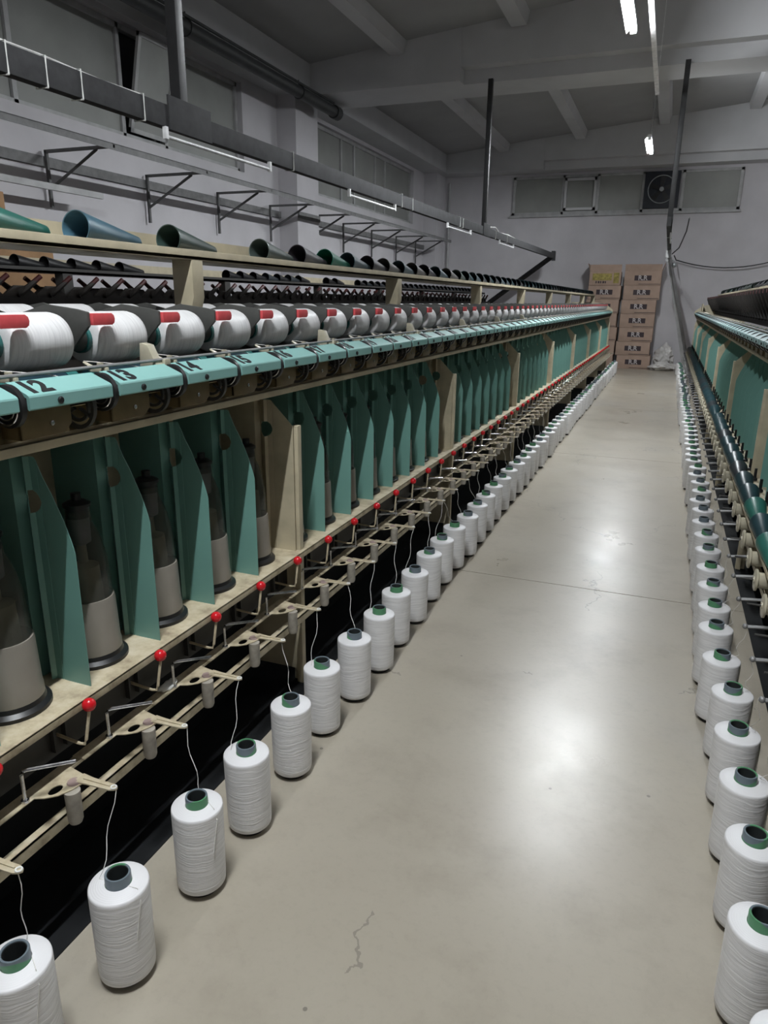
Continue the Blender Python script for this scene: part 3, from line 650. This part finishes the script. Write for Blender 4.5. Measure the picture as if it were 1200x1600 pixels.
def machine(name, xc, s, label, idle=False, only_top=False, lift=0.0):
    R = empty(name, (xc, 0, 0), label, 'machine')
    D = station_meshes(s, idle)
    def prt(n, q, mats, **k): return put(n, q.mesh(n, mats, **k), R)
    # continuous parts
    q = MB(s); q.box(-0.10, 0.130, YA, YE, 1.735, 1.750); q.box(0.118, 0.130, YA, YE, 1.735, 1.772); prt('top_shelf', q, 'cream', bevel=0.002).location.z = lift
    q = MB(s); q.box(-0.106, -0.10, YA, YE, 1.735, 1.835); prt('shelf_back_plate', q, 'cream').location.z = lift
    if not only_top:
        q = MB(s)
        q.box(0.15, 0.55, YA, YE, 0.606, 0.613); q.box(0.541, 0.55, YA, YE, 0.588, 0.6135)
        prt('spindle_deck', q, 'dusty', bevel=0.0015)
        q = MB(s); q.box(0.44, 0.502, YA, YE, 1.272, 1.277); q.box(0.496, 0.502, YA, YE, 1.252, 1.277); prt('upper_beam', q, 'cream', bevel=0.001)
        q = MB(s); q.box(0.500, 0.528, YA, YE, 0.428, 0.437); prt('plate_rail', q, 'dusty')
        q = MB(s); q.box(0.535, 0.560, YA, YE, 0.345, 0.349); q.box(0.556, 0.560, YA, YE, 0.318, 0.349); prt('lower_rail', q, 'dusty')
        q = MB(s); q.box(0.12, 0.135, YA, YE, 0.02, 1.30); prt('centre_panel', q, 'skirt')
        q = MB(s); q.box(0.135, 0.145, YA, YE, 0.75, 1.22); prt('back_panel', q, 'cream')
        q = MB(s); q.box(-0.5, 0.578 if not idle else 0.54, YA, YE, 0.0, 0.003); q.box(0.26, 0.30, YA, YE, 0.003, 0.45); prt('base_tray', q, 'base_black')
        q = MB(s); q.box(0.20, 0.42, YA, YE, 0.50, 0.56); prt('drive_belt_case', q, 'dark')
        q = MB(s); q.tube([(0.520, YA, 1.372), (0.520, YE, 1.372)], 0.010, 8); prt('feed_shaft', q, 'dark')
        q = MB(s); q.tube([(0.492, YA, 1.428), (0.492, YE, 1.428)], 0.0045, 8); prt('yarn_rod', q, 'steel')
        q = MB(s); q.box(0.17, 0.36, YA, YE, 1.278, 1.345); prt('head_frame', q, 'dark')
        q = MB(s); q.box(0.36, 0.470, YA, YE, 1.278, 1.283); q.box(0.462, 0.470, YA, YE, 1.283, 1.335); prt('head_plate', q, 'brown')
    q = MB(s); q.box(-0.15, 0.15, YA, YE, 1.38, 1.47); prt('cradle_beam', q, 'cradledark')
    q = MB(s); q.tube([(0.405, YA, 1.375), (0.405, YE, 1.375)], 0.012, 8); prt('roller_shaft', q, 'dark')
    # frames
    q = MB(s)
    q.prism([(0.06, 1.47), (0.09, 1.47), (0.13, 1.60), (0.13, 1.735), (0.04, 1.735), (0.04, 1.47)], -0.035, 0.035); me = q.mesh('shelf_post', 'cream', bevel=0.002)
    if not only_top:
        f1 = sheet(s, frame=True).mesh('frame_panel', 'cream', sharp=18, recalc=False)
        q = MB(s); q.box(0.505, 0.533, 0.020, 0.050, 0.0, 1.125); q.box(0.480, 0.505, 0.044, 0.050, 0.0, 0.6)
        f2 = q.mesh('frame_post', 'cream', bevel=0.002)
        q = MB(s); q.box(0.16, 0.505, 0.035, 0.041, 0.06, 0.60); f3 = q.mesh('side_plate', 'cream')
    for y in FRAMES:
        o = put('shelf_post', me, R, (0, y, lift))
        if not only_top: put('frame_panel', f1, R, (0, y-0.01, 0)); put('frame_post', f2, R, (0, y, 0)); put('side_plate', f3, R, (0, y, 0))
    # stations
    skip = set() if not idle else {'hand_wheel', 'bolt', 'yarn_strand', 'stop_lever', 'ball_knob', 'guide_plate', 'guide_arm', 'eyelet', 'washer', 'wire_guide', 'sleeve', 'pot_cover', 'feed_yarn', 'pot_cap', 'pot_wall', 'pot_head'}
    skip.add('divider_foot')
    top = {'number_cover', 'cradle', 'cradle_handle', 'drive_roller', 'roller_collar'}
    for n in NS:
        y = Y0(n)
        par = {}
        for k, me in D.items():
            if k in skip or (only_top and k not in top): continue
            yy = y
            if k == 'divider_panel':
                if any(abs(y+0.12-fy) < 0.1 for fy in FRAMES): continue
                yy = y+0.12-0.018
            pr = R
            if k == 'screw': pr = par['number_cover']
            elif k == 'disc_ring': pr = par['feed_disc']
            elif k == 'bolt': pr = par['bracket_plate']
            elif k == 'ball_knob': pr = par['stop_lever']
            elif k == 'cradle_handle': pr = par['cradle']
            elif k == 'eyelet': pr = par['guide_arm']
            elif k == 'washer': pr = par['guide_plate']
            o = put(k, me, pr, (0, yy, 0) if pr is R else (0, 0, 0))
            par[k] = o
        if not idle and not only_top and n < 41:
            tm = text_mesh(str(n), 0.074, 0.0032)
            if not tm.materials: tm.materials.append(MT['ink'])
            o = put('number', tm, par['number_cover'])
            # baseline along the aisle, tops of the digits up the slope
            ex = Vector((0, 1, 0)); ey = Vector((-0.063*s, 0, 0.0255)).normalized(); ez = ex.cross(ey)
            mw = Matrix(((ex.x, ey.x, ez.x, 0.5535*s), (ex.y, ey.y, ez.y, 0.012), (ex.z, ey.z, ez.z, 1.3962), (0, 0, 0, 1)))
            o.matrix_local = mw
        if n % 4 == 1 and not only_top and not idle:
            pass
    return R, D
ML, DL = machine('twisting_machine', -1.83, 1, 'long cream and teal yarn twisting machine with numbered covers, left of the aisle')
MR, DR = machine('twisting_machine', 1.103, -1, 'long teal and cream twisting machine at the right edge with empty dark cradles', idle=True)
# end plates
for R, s in ((ML, 1), (MR, -1)):
    q = MB(s); q.prism([(-0.5, 0.0), (0.53, 0.0), (0.53, 1.13), (0.50, 1.25), (0.575, 1.36), (0.56, 1.44), (0.40, 1.56), (0.13, 1.60), (-0.4, 1.60), (-0.5, 1.2)], YE, YE+0.05); q.obj('end_plate', 'cream', R, bevel=0.003)
q = MB(-1); q.box(0.42, 0.44, YE-0.6, YE-0.02, 1.44, 1.60); q.obj('end_guard', 'cream', MR)
# cream blocks by the traverse guides on the left machine
q = MB(); q.prism([(0.44, 1.41), (0.50, 1.41), (0.47, 1.47), (0.445, 1.475)], 0.0, 0.03); q.box(0.485, 0.505, 0.03, 0.055, 1.41, 1.43); blk_me = q.mesh('cream_block', 'reel', bevel=0.002)
for n in (14, 18, 22, 26, 30, 34): put('cream_block', blk_me, ML, (0, Y0(n)-0.055, 0))

# ---------------------------------------------------------------- third machine far left (only its top shows)
M3 = empty('twisting_machine', (-4.50, 0, 0), 'dark idle twisting machine behind the left one, seen as a row of crossed cradle arms', 'machine')
q = MB(); q.box(-0.10, 0.12, 0.0, YE, 1.762, 1.778); q.box(0.108, 0.12, 0.0, YE, 1.762, 1.800); put('top_shelf', q.mesh('top_shelf', 'dark'), M3)
q = MB(); q.box(-0.106, -0.10, 0, YE, 1.762, 1.875); put('shelf_back_plate', q.mesh('shelf_back_plate', 'cream'), M3)
q = MB(); q.box(-0.5, 0.5, 0.0, YE, 0.0, 1.36); put('body', q.mesh('body', 'dark'), M3)
q = MB(); q.box(0.20, 0.26, 0, YE, 1.46, 1.585); q.box(-0.26, -0.20, 0, YE, 1.46, 1.575); put('cradle_beam', q.mesh('cradle_beam', 'cradledark'), M3)
q = MB(); q.box(0.04, 0.12, -0.05, 0.05, 1.36, 1.762); me = q.mesh('shelf_post', 'dark')
for k in range(9): put('shelf_post', me, M3, (0, 0.07+2.215*k, 0))
q = MB(); q.tube([(0.24, -0.02, 1.60), (0.26, 0.155, 1.722)], [0.026, 0.016], 6); q.lathe([(0, -0.01), (0.042, -0.01), (0.042, 0.02), (0, 0.02)], (0.24, 0, 1.615), 'x', 14)
q.prism([(-0.14, 1.56), (0.14, 1.56), (0.14, 1.60), (0.045, 1.665), (-0.045, 1.665), (-0.14, 1.60)], 0.22, 0.235, 'x')
q.box(0.20, 0.26, -0.03, 0.03, 1.36, 1.47); armn = q.mesh('cradle_arm', 'cradledark')
q = MB(); q.tube([(0.252, 0.10, 1.684), (0.262, 0.165, 1.730)], 0.0185, 8); hn = q.mesh('arm_grip', 'pinkdark')
q = MB(); q.tube([(-0.24, 0.02, 1.60), (-0.26, -0.155, 1.722)], [0.026, 0.016], 6); q.lathe([(0, -0.01), (0.042, -0.01), (0.042, 0.02), (0, 0.02)], (-0.24, 0, 1.615), 'x', 14)
q.prism([(-0.14, 1.56), (0.14, 1.56), (0.14, 1.60), (0.045, 1.665), (-0.045, 1.665), (-0.14, 1.60)], -0.235, -0.22, 'x')
armf = q.mesh('cradle_arm', 'cradledark')
q = MB(); q.tube([(-0.252, -0.10, 1.684), (-0.262, -0.165, 1.730)], 0.0185, 8); hf = q.mesh('arm_grip', 'pinkdark')
for k in range(63):
    y = 0.25+PITCH*k
    a = put('cradle_arm', armn, M3, (0, y, 0)); put('arm_grip', hn, a)
    a = put('cradle_arm', armf, M3, (0, y+0.11, 0)); put('arm_grip', hf, a)

# ---------------------------------------------------------------- yarn packages on the floor
def pkg_meshes():
    q = MB()
    r = 0.0695
    q.lathe([(0.030, 0.018), (0.050, 0.018), (0.063, 0.020), (0.0665, 0.024), (0.0675, 0.040), (r, 0.262), (0.0688, 0.2675), (0.0665, 0.270), (0.031, 0.274)], seg=48, mats=[0, 0, 0, 0, 0, 1, 1, 1])
    body = q.mesh('wound_yarn', ['yarn', 'yarntop'], sharp=50)
    q = MB(); q.lathe([(0.0235, 0.0), (0.0295, 0.0), (0.0300, 0.002), (0.0300, 0.297), (0.0290, 0.300), (0.0250, 0.300), (0.0240, 0.298), (0.0235, 0.295)], seg=32, mats=[0, 0, 0, 0, 0, 0, 1], closed=False)
    tubes = []
    me = q.mesh('tube', ['tube0', 'tubein'])
    for k in range(3):
        m2 = me.copy(); m2.materials[0] = MT['tube%d' % k]; tubes.append(m2)
    bpy.data.meshes.remove(me)
    q = MB(); q.lathe([(0.0236, 0.10), (0.0236, 0.296)], seg=24); q.lathe([(0, 0.10), (0.0236, 0.10)], seg=24)
    core = q.mesh('tube_inside', 'tubein')
    q = MB(); q.lathe([(0.0285, 0.001), (0.048, 0.001), (0.050, 0.004), (0.050, 0.014), (0.046, 0.018), (0.0285, 0.018)], seg=32)
    base = q.mesh('base_ring', 'black')
    return body, tubes, core, base
BODY, TUBES, CORE, BASE = pkg_meshes()
ORD = ['nearest', 'second nearest', 'third nearest', 'fourth nearest', 'fifth nearest', 'sixth nearest', 'seventh nearest', 'eighth nearest', 'ninth nearest', 'tenth nearest', '11th nearest', '12th nearest', '13th nearest', '14th nearest', '15th nearest', '16th nearest', '17th nearest', '18th nearest', '19th nearest', '20th nearest', '21st nearest', '22nd nearest', '23rd nearest', '24th nearest']
def package(x, y, k, row, tk, rz):
    far = k >= 20
    lab = ('small white yarn package past the 20th in the far stretch of the %s floor row' % row) if far else \
          'white yarn package with %s tube, %s in the %s floor row' % (['green-grey', 'green', 'grey'][tk], ORD[k], row)
    o = empty('yarn_package', (x, y, 0), lab, 'yarn package', 'yarn packages in the far stretch of the %s floor row' % row if far else 'yarn packages of the %s floor row' % row)
    o.rotation_euler = (random.uniform(-0.006, 0.006), random.uniform(-0.006, 0.006), rz)
    for nm, me in (('wound_yarn', BODY), ('tube', TUBES[tk]), ('tube_inside', CORE), ('base_ring', BASE)): put(nm, me, o)
    return o
LY = [(-1.112, 0.795), (-1.062, 1.04), (-1.052, 1.335), (-1.050, 1.59), (-1.055, 1.88), (-1.068, 2.15), (-1.05, 2.415), (-1.045, 2.675), (-1.06, 2.935), (-1.06, 3.21), (-1.075, 3.50), (-1.08, 3.76), (-1.08, 4.02), (-1.065, 4.28), (-1.07, 4.56), (-1.075, 4.83), (-1.085, 5.12)]
LT = [2, 0, 0, 1, 0, 0, 2, 1, 1, 2, 2, 1, 1, 2, 2, 1, 1]
LR = [2.2, -0.9, 2.6, -1.2, 0.4, 1.0, 0.2, 1.8, 2.8, 0, 1, -1, 2, 0, 1, 0, 1]
y = 5.12
while y < 17.6:
    y += 0.283+random.uniform(-0.012, 0.012); LY.append((-1.07+random.uniform(-0.014, 0.014), y))
RY = [(0.37, 1.205), (0.351, 1.477), (0.362, 1.759), (0.362, 2.014), (0.364, 2.279), (0.366, 2.543), (0.345, 2.807), (0.342, 3.10), (0.348, 3.345), (0.353, 3.612), (0.357, 3.884), (0.356, 4.183), (0.360, 4.474), (0.354, 4.755), (0.362, 5.047), (0.354, 5.308)]
y = 5.308
while y < 17.9:
    y += 0.283+random.uniform(-0.012, 0.012); RY.append((0.365+random.uniform(-0.02, 0.014), y))
def row(L, side, T, RR, tipx):
    for k, (x, y) in enumerate(L):
        tk = T[k] if k < len(T) else random.choice((0, 1, 2, 2))
        rz = RR[k] if k < len(RR) else random.uniform(-3, 3)
        o = package(x, y, k, side, tk, rz)
        if side == 'left':                                  # yarn end climbing to the guide arm of its spindle
            n = round((y+0.10-1.151)/PITCH)+12
            tip = Vector((tipx, Y0(n)-0.0155, 0.438))
            if tip.y < YA: continue
            e = Vector((x-0.02, y+0.045, 0.275)) if k % 2 == 0 else Vector((x-0.045, y-0.01, 0.273))
            if k < 26:
                pts = []
                for i in range(9):
                    f = i/8; p = tip.lerp(e, f); p.z -= 0.012*math.sin(PI*f); p.x += 0.006*math.sin(f*9+k); pts.append(p)
                if k < 3: pts += [Vector((x+0.055, y+0.0, 0.2735)), Vector((x+0.0705, y-0.01, 0.25)), Vector((x+0.066, y-0.03, 0.15))]
                q = MB(); mi = Matrix.Rotation(-rz, 4, 'Z')
                q.tube([mi @ (p-Vector((x, y, 0))) for p in pts], 0.0011, 5); q.obj('yarn_end', 'thread', o)
        elif k < 14:
            pts = []
            tip = Vector((tipx, round((y-1.151)/PITCH)*PITCH+1.151-0.02, 0.415)); e = Vector((x+0.045, y+0.02, 0.273))
            for i in range(9):
                f = i/8; p = tip.lerp(e, f); p.z -= 0.03*math.sin(PI*f); p.x += 0.01*math.sin(f*11+k); pts.append(p)
            pts += [Vector((x+0.069, y-0.01, 0.25)), Vector((x+0.068, y-0.02, 0.12))]
            q = MB(); mi = Matrix.Rotation(-rz, 4, 'Z')
            q.tube([mi @ (p-Vector((x, y, 0))) for p in pts], 0.0010, 5); q.obj('yarn_end', 'thread', o)
row(LY, 'left', LT, LR, -1.83+0.692)
row(RY, 'right', [0, 0, 1, 1, 1, 1, 0, 2, 1, 2, 1, 1, 1, 2, 2, 2], [0, 0.5, -2.6, -2.0, -1.8, -2.2, 0.3, 1, 0, 1], 1.103-0.692)

_u = 'ten eleven twelve thirteen fourteen fifteen sixteen seventeen eighteen nineteen twenty'.split()
NUMW = {10+k: w_ for k, w_ in enumerate(_u)}
for k, w_ in enumerate('one two three four five six seven'.split()): NUMW[21+k] = 'twenty-'+w_
# ---------------------------------------------------------------- packages turning in the left machine's cradles
q = MB(); q.lathe([(0.030, 0.100), (0.058, 0.100), (0.067, 0.106), (0.070, 0.118), (0.070, 0.270), (0.067, 0.283), (0.056, 0.291), (0.030, 0.292)], (0, 0, 0), 'y', 40)
WY = q.mesh('wound_yarn', 'yarny', sharp=50)
q = MB(); q.lathe([(0.028, 0.088), (0.038, 0.088), (0.038, 0.100), (0.030, 0.1005), (0.030, 0.292), (0.028, 0.296), (0.020, 0.296), (0.020, 0.088)], (0, 0, 0), 'y', 24, closed=True)
WT = q.mesh('tube', 'collar')
for n in NS:
    y = Y0(n)
    if n < 10: continue
    lab = 'white yarn package winding above the cover numbered %s' % NUMW[n] if n <= 27 else 'small white winding package past number 27 on the aisle side of the left machine'
    o = empty('winding_package', (-1.83+0.36, y, 1.49), lab, 'yarn package', 'winding packages on the aisle side of the left machine' if n <= 27 else 'far winding packages on the aisle side of the left machine')
    put('wound_yarn', WY, o, (0, 0.004, 0)); put('tube', WT, o)
    o = empty('winding_package', (-1.83-0.33, y, 1.50), 'white winding package peeping over the cradles on the far side of the left machine', 'yarn package', 'winding packages on the far side of the left machine')
    put('wound_yarn', WY, o, (0, 0.004, 0)); put('tube', WT, o)
q = MB(-1); q.prism([(0.13, 1.49), (0.33, 1.475), (0.40, 1.52), (0.40, 1.56), (0.30, 1.575), (0.17, 1.545)], 0.050, 0.060); q.prism([(0.13, 1.48), (0.33, 1.475), (0.35, 1.50), (0.28, 1.53), (0.15, 1.53)], 0.303, 0.311)
me = q.mesh('rear_cradle', 'cradle')
for n in NS: put('rear_cradle', me, ML, (0, Y0(n), 0))
q = MB(-1); q.tube([(0.405, YA, 1.39), (0.405, YE, 1.39)], 0.035, 12); q.box(0.15, 0.5, YA, YE, 1.25, 1.33); put('rear_roller', q.mesh('rear_roller', 'navy'), ML)

# ---------------------------------------------------------------- plastic cones on the shelves
def cone_mesh(col, L=0.30, R=0.0515, r=0.024):
    q = MB(); t_ = 0.0022
    q.lathe([(R-t_, 0.0), (R+0.0006, -0.001), (R+0.001, 0.003), (R, 0.006), (r, L-0.004), (r-0.003, L), (r-0.007, L), (r-0.006, L-0.006)], (0, 0, 0), 'y', 32)
    q.lathe([(R-t_, 0.0), (r-0.0042, L-0.006)], (0, 0, 0), 'y', 32)
    return q.mesh('cone', col, sharp=50)
CM = {k: cone_mesh(k) for k in list(CONES)+['black']}
SL = math.atan((0.0515-0.024)/0.30)
def cone(x, y, z, col, yaw, lab, grp, rx=None):
    """lies with its long side on the board: z = board height"""
    o = put('cone_tube', CM[col], None, (x, y, z+0.0535)); o.rotation_euler = (-SL if rx is None else rx, 0, yaw)
    return tag(o, lab, 'cone tube', grp)
zs = 1.7515
near = [(1.33, 'teal_green'), (1.80, 'slate_blue'), (2.24, 'dark_green'), (2.865, 'grey_green'), (3.215, 'purple_grey'), (3.515, 'bright_green'), (3.80, 'blue_grey'), (4.085, 'purple_grey'),
        (4.345, 'warm_grey'), (4.62, 'blue_grey'), (4.885, 'warm_grey'), (5.15, 'purple_grey'), (5.43, 'blue_grey'), (5.72, 'warm_grey'), (6.02, 'grey_green')]
near = [(y_*1.036+(0.08 if k_ == 0 else 0), c_) for k_, (y_, c_) in enumerate(near)]
nm = {'teal_green': 'teal green', 'slate_blue': 'slate blue', 'dark_green': 'dark green', 'grey_green': 'grey green', 'purple_grey': 'purple grey', 'bright_green': 'bright green', 'blue_grey': 'blue grey', 'warm_grey': 'warm grey', 'charcoal': 'charcoal', 'dark_teal': 'dark teal'}
for k, (y, c) in enumerate(near):
    cone(-1.83+0.068, y, zs, c, random.uniform(-0.03, 0.03) if k > 2 else (0.06, 0.05, 0.04)[k], '%s plastic cone tube, %s on the shelf of the left machine' % (nm[c], ORD[k]), 'cone tubes on the left machine shelf', rx=-SL+0.0)
y = 6.02*1.036; k = 0
while y < 17.9:
    y += 0.272
    c = random.choice(['charcoal', 'blue_grey', 'charcoal', 'dark_teal'])
    cone(-1.83+0.068, y, zs, c, random.uniform(-0.03, 0.03), 'small dark cone tube past the 15th on the shelf of the left machine', 'far cone tubes on the left machine shelf')
y = 1.9; kk = 0
while y < 17.5:                                              # third machine: groups with gaps
    y += 0.272
    if 5.25 < y < 6.75 or 8.6 < y < 9.1 or 9.6 < y < 10.2: continue
    cone(-4.50+0.05, y, 1.7785, random.choice(['black', 'black', 'charcoal']), 0.0, ('dark cone tube, %s on the shelf of the machine behind the left one' % ORD[kk] if kk < 10 else 'dark cone tube past the tenth on the shelf of the machine behind the left one'), 'cone tubes on the shelf of the machine behind'); kk += 1
y = 5.0; k = 0
while y < 17.9:
    c = random.choice(['charcoal', 'grey_green', 'charcoal', 'dark_green'])
    cone(1.103-0.055, y, zs+0.03, c, random.uniform(-0.22, 0.22), 'grey cone tube crowded on the shelf of the right-hand machine', 'cone tubes on the right machine shelf')
    y += 0.24
for o in MR.children:
    if o.name.startswith(('top_shelf', 'shelf_back')): o.location.z += 0.03
# cones laid nose to tail along the front of the right-hand machine
y = 3.0; k = 0
tr = MB(-1); tr.box(0.552, 0.62, YA, YE, 0.556, 0.560); tr.box(0.617, 0.620, YA, YE, 0.560, 0.572); put('front_tray', tr.mesh('front_tray', 'dusty'), MR)
while y < 17.6:
    c = random.choice(['dark_teal', 'dark_teal', 'charcoal', 'teal_green' if y < 3.7 else 'dark_teal'])
    o = cone(0.517+random.uniform(-0.004, 0.004), y+0.30, 0.5605, c, PI+random.uniform(-0.012, 0.012), ('%s cone tube, %s on the front tray of the right-hand machine' % (nm[c], ORD[k]) if k < 10 else 'dark cone tube past the tenth on the front tray of the right-hand machine'), 'cone tubes on the front tray of the right machine')
    y += 0.31; k += 1
    if 7.0 < y < 7.3: y += 0.25

# ---------------------------------------------------------------- cartons by the end wall
def label_carton(x0, x1, z0, z1, y0, y1, lab, top_flap=0, plainbox=False, rz=0.0):
    o = empty('stacked_carton', ((x0+x1)/2, (y0+y1)/2, z0), lab, 'box', 'cartons stacked by the end wall')
    o.rotation_euler = (0, 0, rz)
    hx, hy, h = (x1-x0)/2, (y1-y0)/2, z1-z0-0.004
    MB().box(-hx, hx, -hy, hy, 0, h).obj('body', 'carton', o, bevel=0.008)
    if not plainbox:
        MB().box(-0.19, 0.20, -hy-0.003, -hy+0.001, h*0.34, h*0.70).obj('printed_block', 'tape', o)
        tm = text_mesh('R.R', 0.15, 0.004)
        if not tm.materials: tm.materials.append(MT['printw'])
        tx = put('lettering', tm, o, (-0.105, -hy-0.0045, h*0.38)); tx.rotation_euler = (PI/2, 0, 0)
        MB().box(-hx*0.2, hx*0.98, -hy-0.003, -hy+0.001, 0.025, 0.037).obj('tape_edge', 'tape', o)
    else:
        MB().box(-0.30, 0.16, -hy-0.003, -hy+0.001, h*0.35, h*0.85).obj('printed_block', 'olive', o)
        MB().box(0.20, 0.33, -hy-0.003, -hy+0.001, h*0.15, h*0.9).obj('printed_block', 'olive', o)
        q = MB()
        for k, wd in enumerate((0.03, 0.04, 0.03, 0.045, 0.03)): q.box(-0.22+0.055*k, -0.22+0.055*k+wd, -hy-0.003, -hy+0.001, h*0.14, h*0.30)
        q.obj('small_print', 'tape', o)
    if top_flap:
        for sgn in ((-1,) if top_flap == 3 else (1,)):
            q = MB(); q.box(-0.004, 0.004, -hy, hy, 0, 0.20); f = q.obj('flap', 'carton', o, (sgn*(hx-0.005), 0, h)); f.rotation_euler = (0, sgn*0.32, 0)
        q = MB(); q.box(-hx, hx, -0.004, 0.004, 0, 0.16); f = q.obj('flap', 'carton', o, (0, -hy+0.006, h)); f.rotation_euler = (0.12, 0, 0)
RC = [(-1.12, -0.33), (-1.15, -0.35), (-1.08, -0.28), (-1.06, -0.28), (-1.04, -0.26), (-1.08, -0.24), (-1.06, -0.22)]
nmz = ['bottom', 'second', 'third', 'fourth', 'fifth', 'sixth', 'topmost']
RC = [(-1.12, -0.32), (-1.17, -0.36), (-1.13, -0.33), (-1.14, -0.33), (-1.14, -0.33), (-1.12, -0.28), (-1.13, -0.28)]
for k, (a, b_) in enumerate(RC):
    label_carton(a, b_, 0.335*k, 0.335*(k+1), 19.2, 19.82, '%s carton of the right-hand stack by the end wall' % nmz[k], 2 if k == 6 else 0)
for k in range(6):
    label_carton(-1.99+0.02*(k % 2), -1.22+0.015*(k % 3), 0.335*k, 0.335*(k+1), 19.2, 19.82, '%s carton of the left-hand stack by the end wall' % nmz[k], 0)
label_carton(-1.97, -1.22, 2.01, 2.34, 19.18, 19.8, 'olive-printed carton on top of the left-hand stack by the end wall', 3, True, 0.03)

# ---------------------------------------------------------------- crumpled white sack
from mathutils import noise as mn
def sack(c, rx, ry, h, seed, nm_):
    bm = bmesh.new(); bmesh.ops.create_icosphere(bm, subdivisions=5, radius=1.0)
    for v in bm.verts:
        p = v.co.copy(); d = mn.fractal(p*1.6+Vector((seed, 0, 0)), 0.9, 2.1, 5)*0.45+abs(mn.noise(p*3.1+Vector((0, seed, 0))))*0.35
        p = p*(0.85+d*0.6)
        z = p.z*0.5+0.5
        z = max(0, z)
        v.co = Vector((c[0]+p.x*rx*(1.15-0.45*z), c[1]+p.y*ry, max(0.002, z*h)))
    for f in bm.faces: f.smooth = True
    me = bpy.data.meshes.new(nm_); bm.to_mesh(me); bm.free(); me.materials.append(MT['cloth']); return put(nm_, me)
tag(sack((-0.02, 19.52, 0), 0.30, 0.26, 0.62, 3.1, 'plastic_sack'), 'crumpled white plastic sack heaped against the end wall beside the cartons', 'sack')
tag(sack((0.02, 19.12, 0), 0.36, 0.16, 0.22, 8.4, 'plastic_sack'), 'low flattened fold of white plastic in front of the sack', 'sack')
# thin pipe up the corner of the end wall
tag(MB().tube([(-5.86, YB-0.05, 0.0), (-5.86, YB-0.05, 4.6)], 0.03, 8).obj('corner_pipe', 'frame'), 'thin grey pipe rising in the far left corner', 'pipe')

# crumpled white wrapping left on the plate rail
bm = bmesh.new(); bmesh.ops.create_uvsphere(bm, u_segments=20, v_segments=10, radius=1.0)
for v in bm.verts:
    p = v.co; k = 1+0.25*mn.noise(p*2.3); v.co = Vector((p.x*0.018*k, p.y*0.040*k, max(-0.2, p.z)*0.016*k+0.006*p.y*p.y))
for f in bm.faces: f.smooth = True
me = bpy.data.meshes.new('yarn_scrap'); bm.to_mesh(me); bm.free(); me.materials.append(MT['tie'])
tag(put('yarn_scrap', me, None, (-1.315, 1.575, 0.444)), 'small white scrap of yarn wrapping lying on the plate rail below the deck', 'scrap')
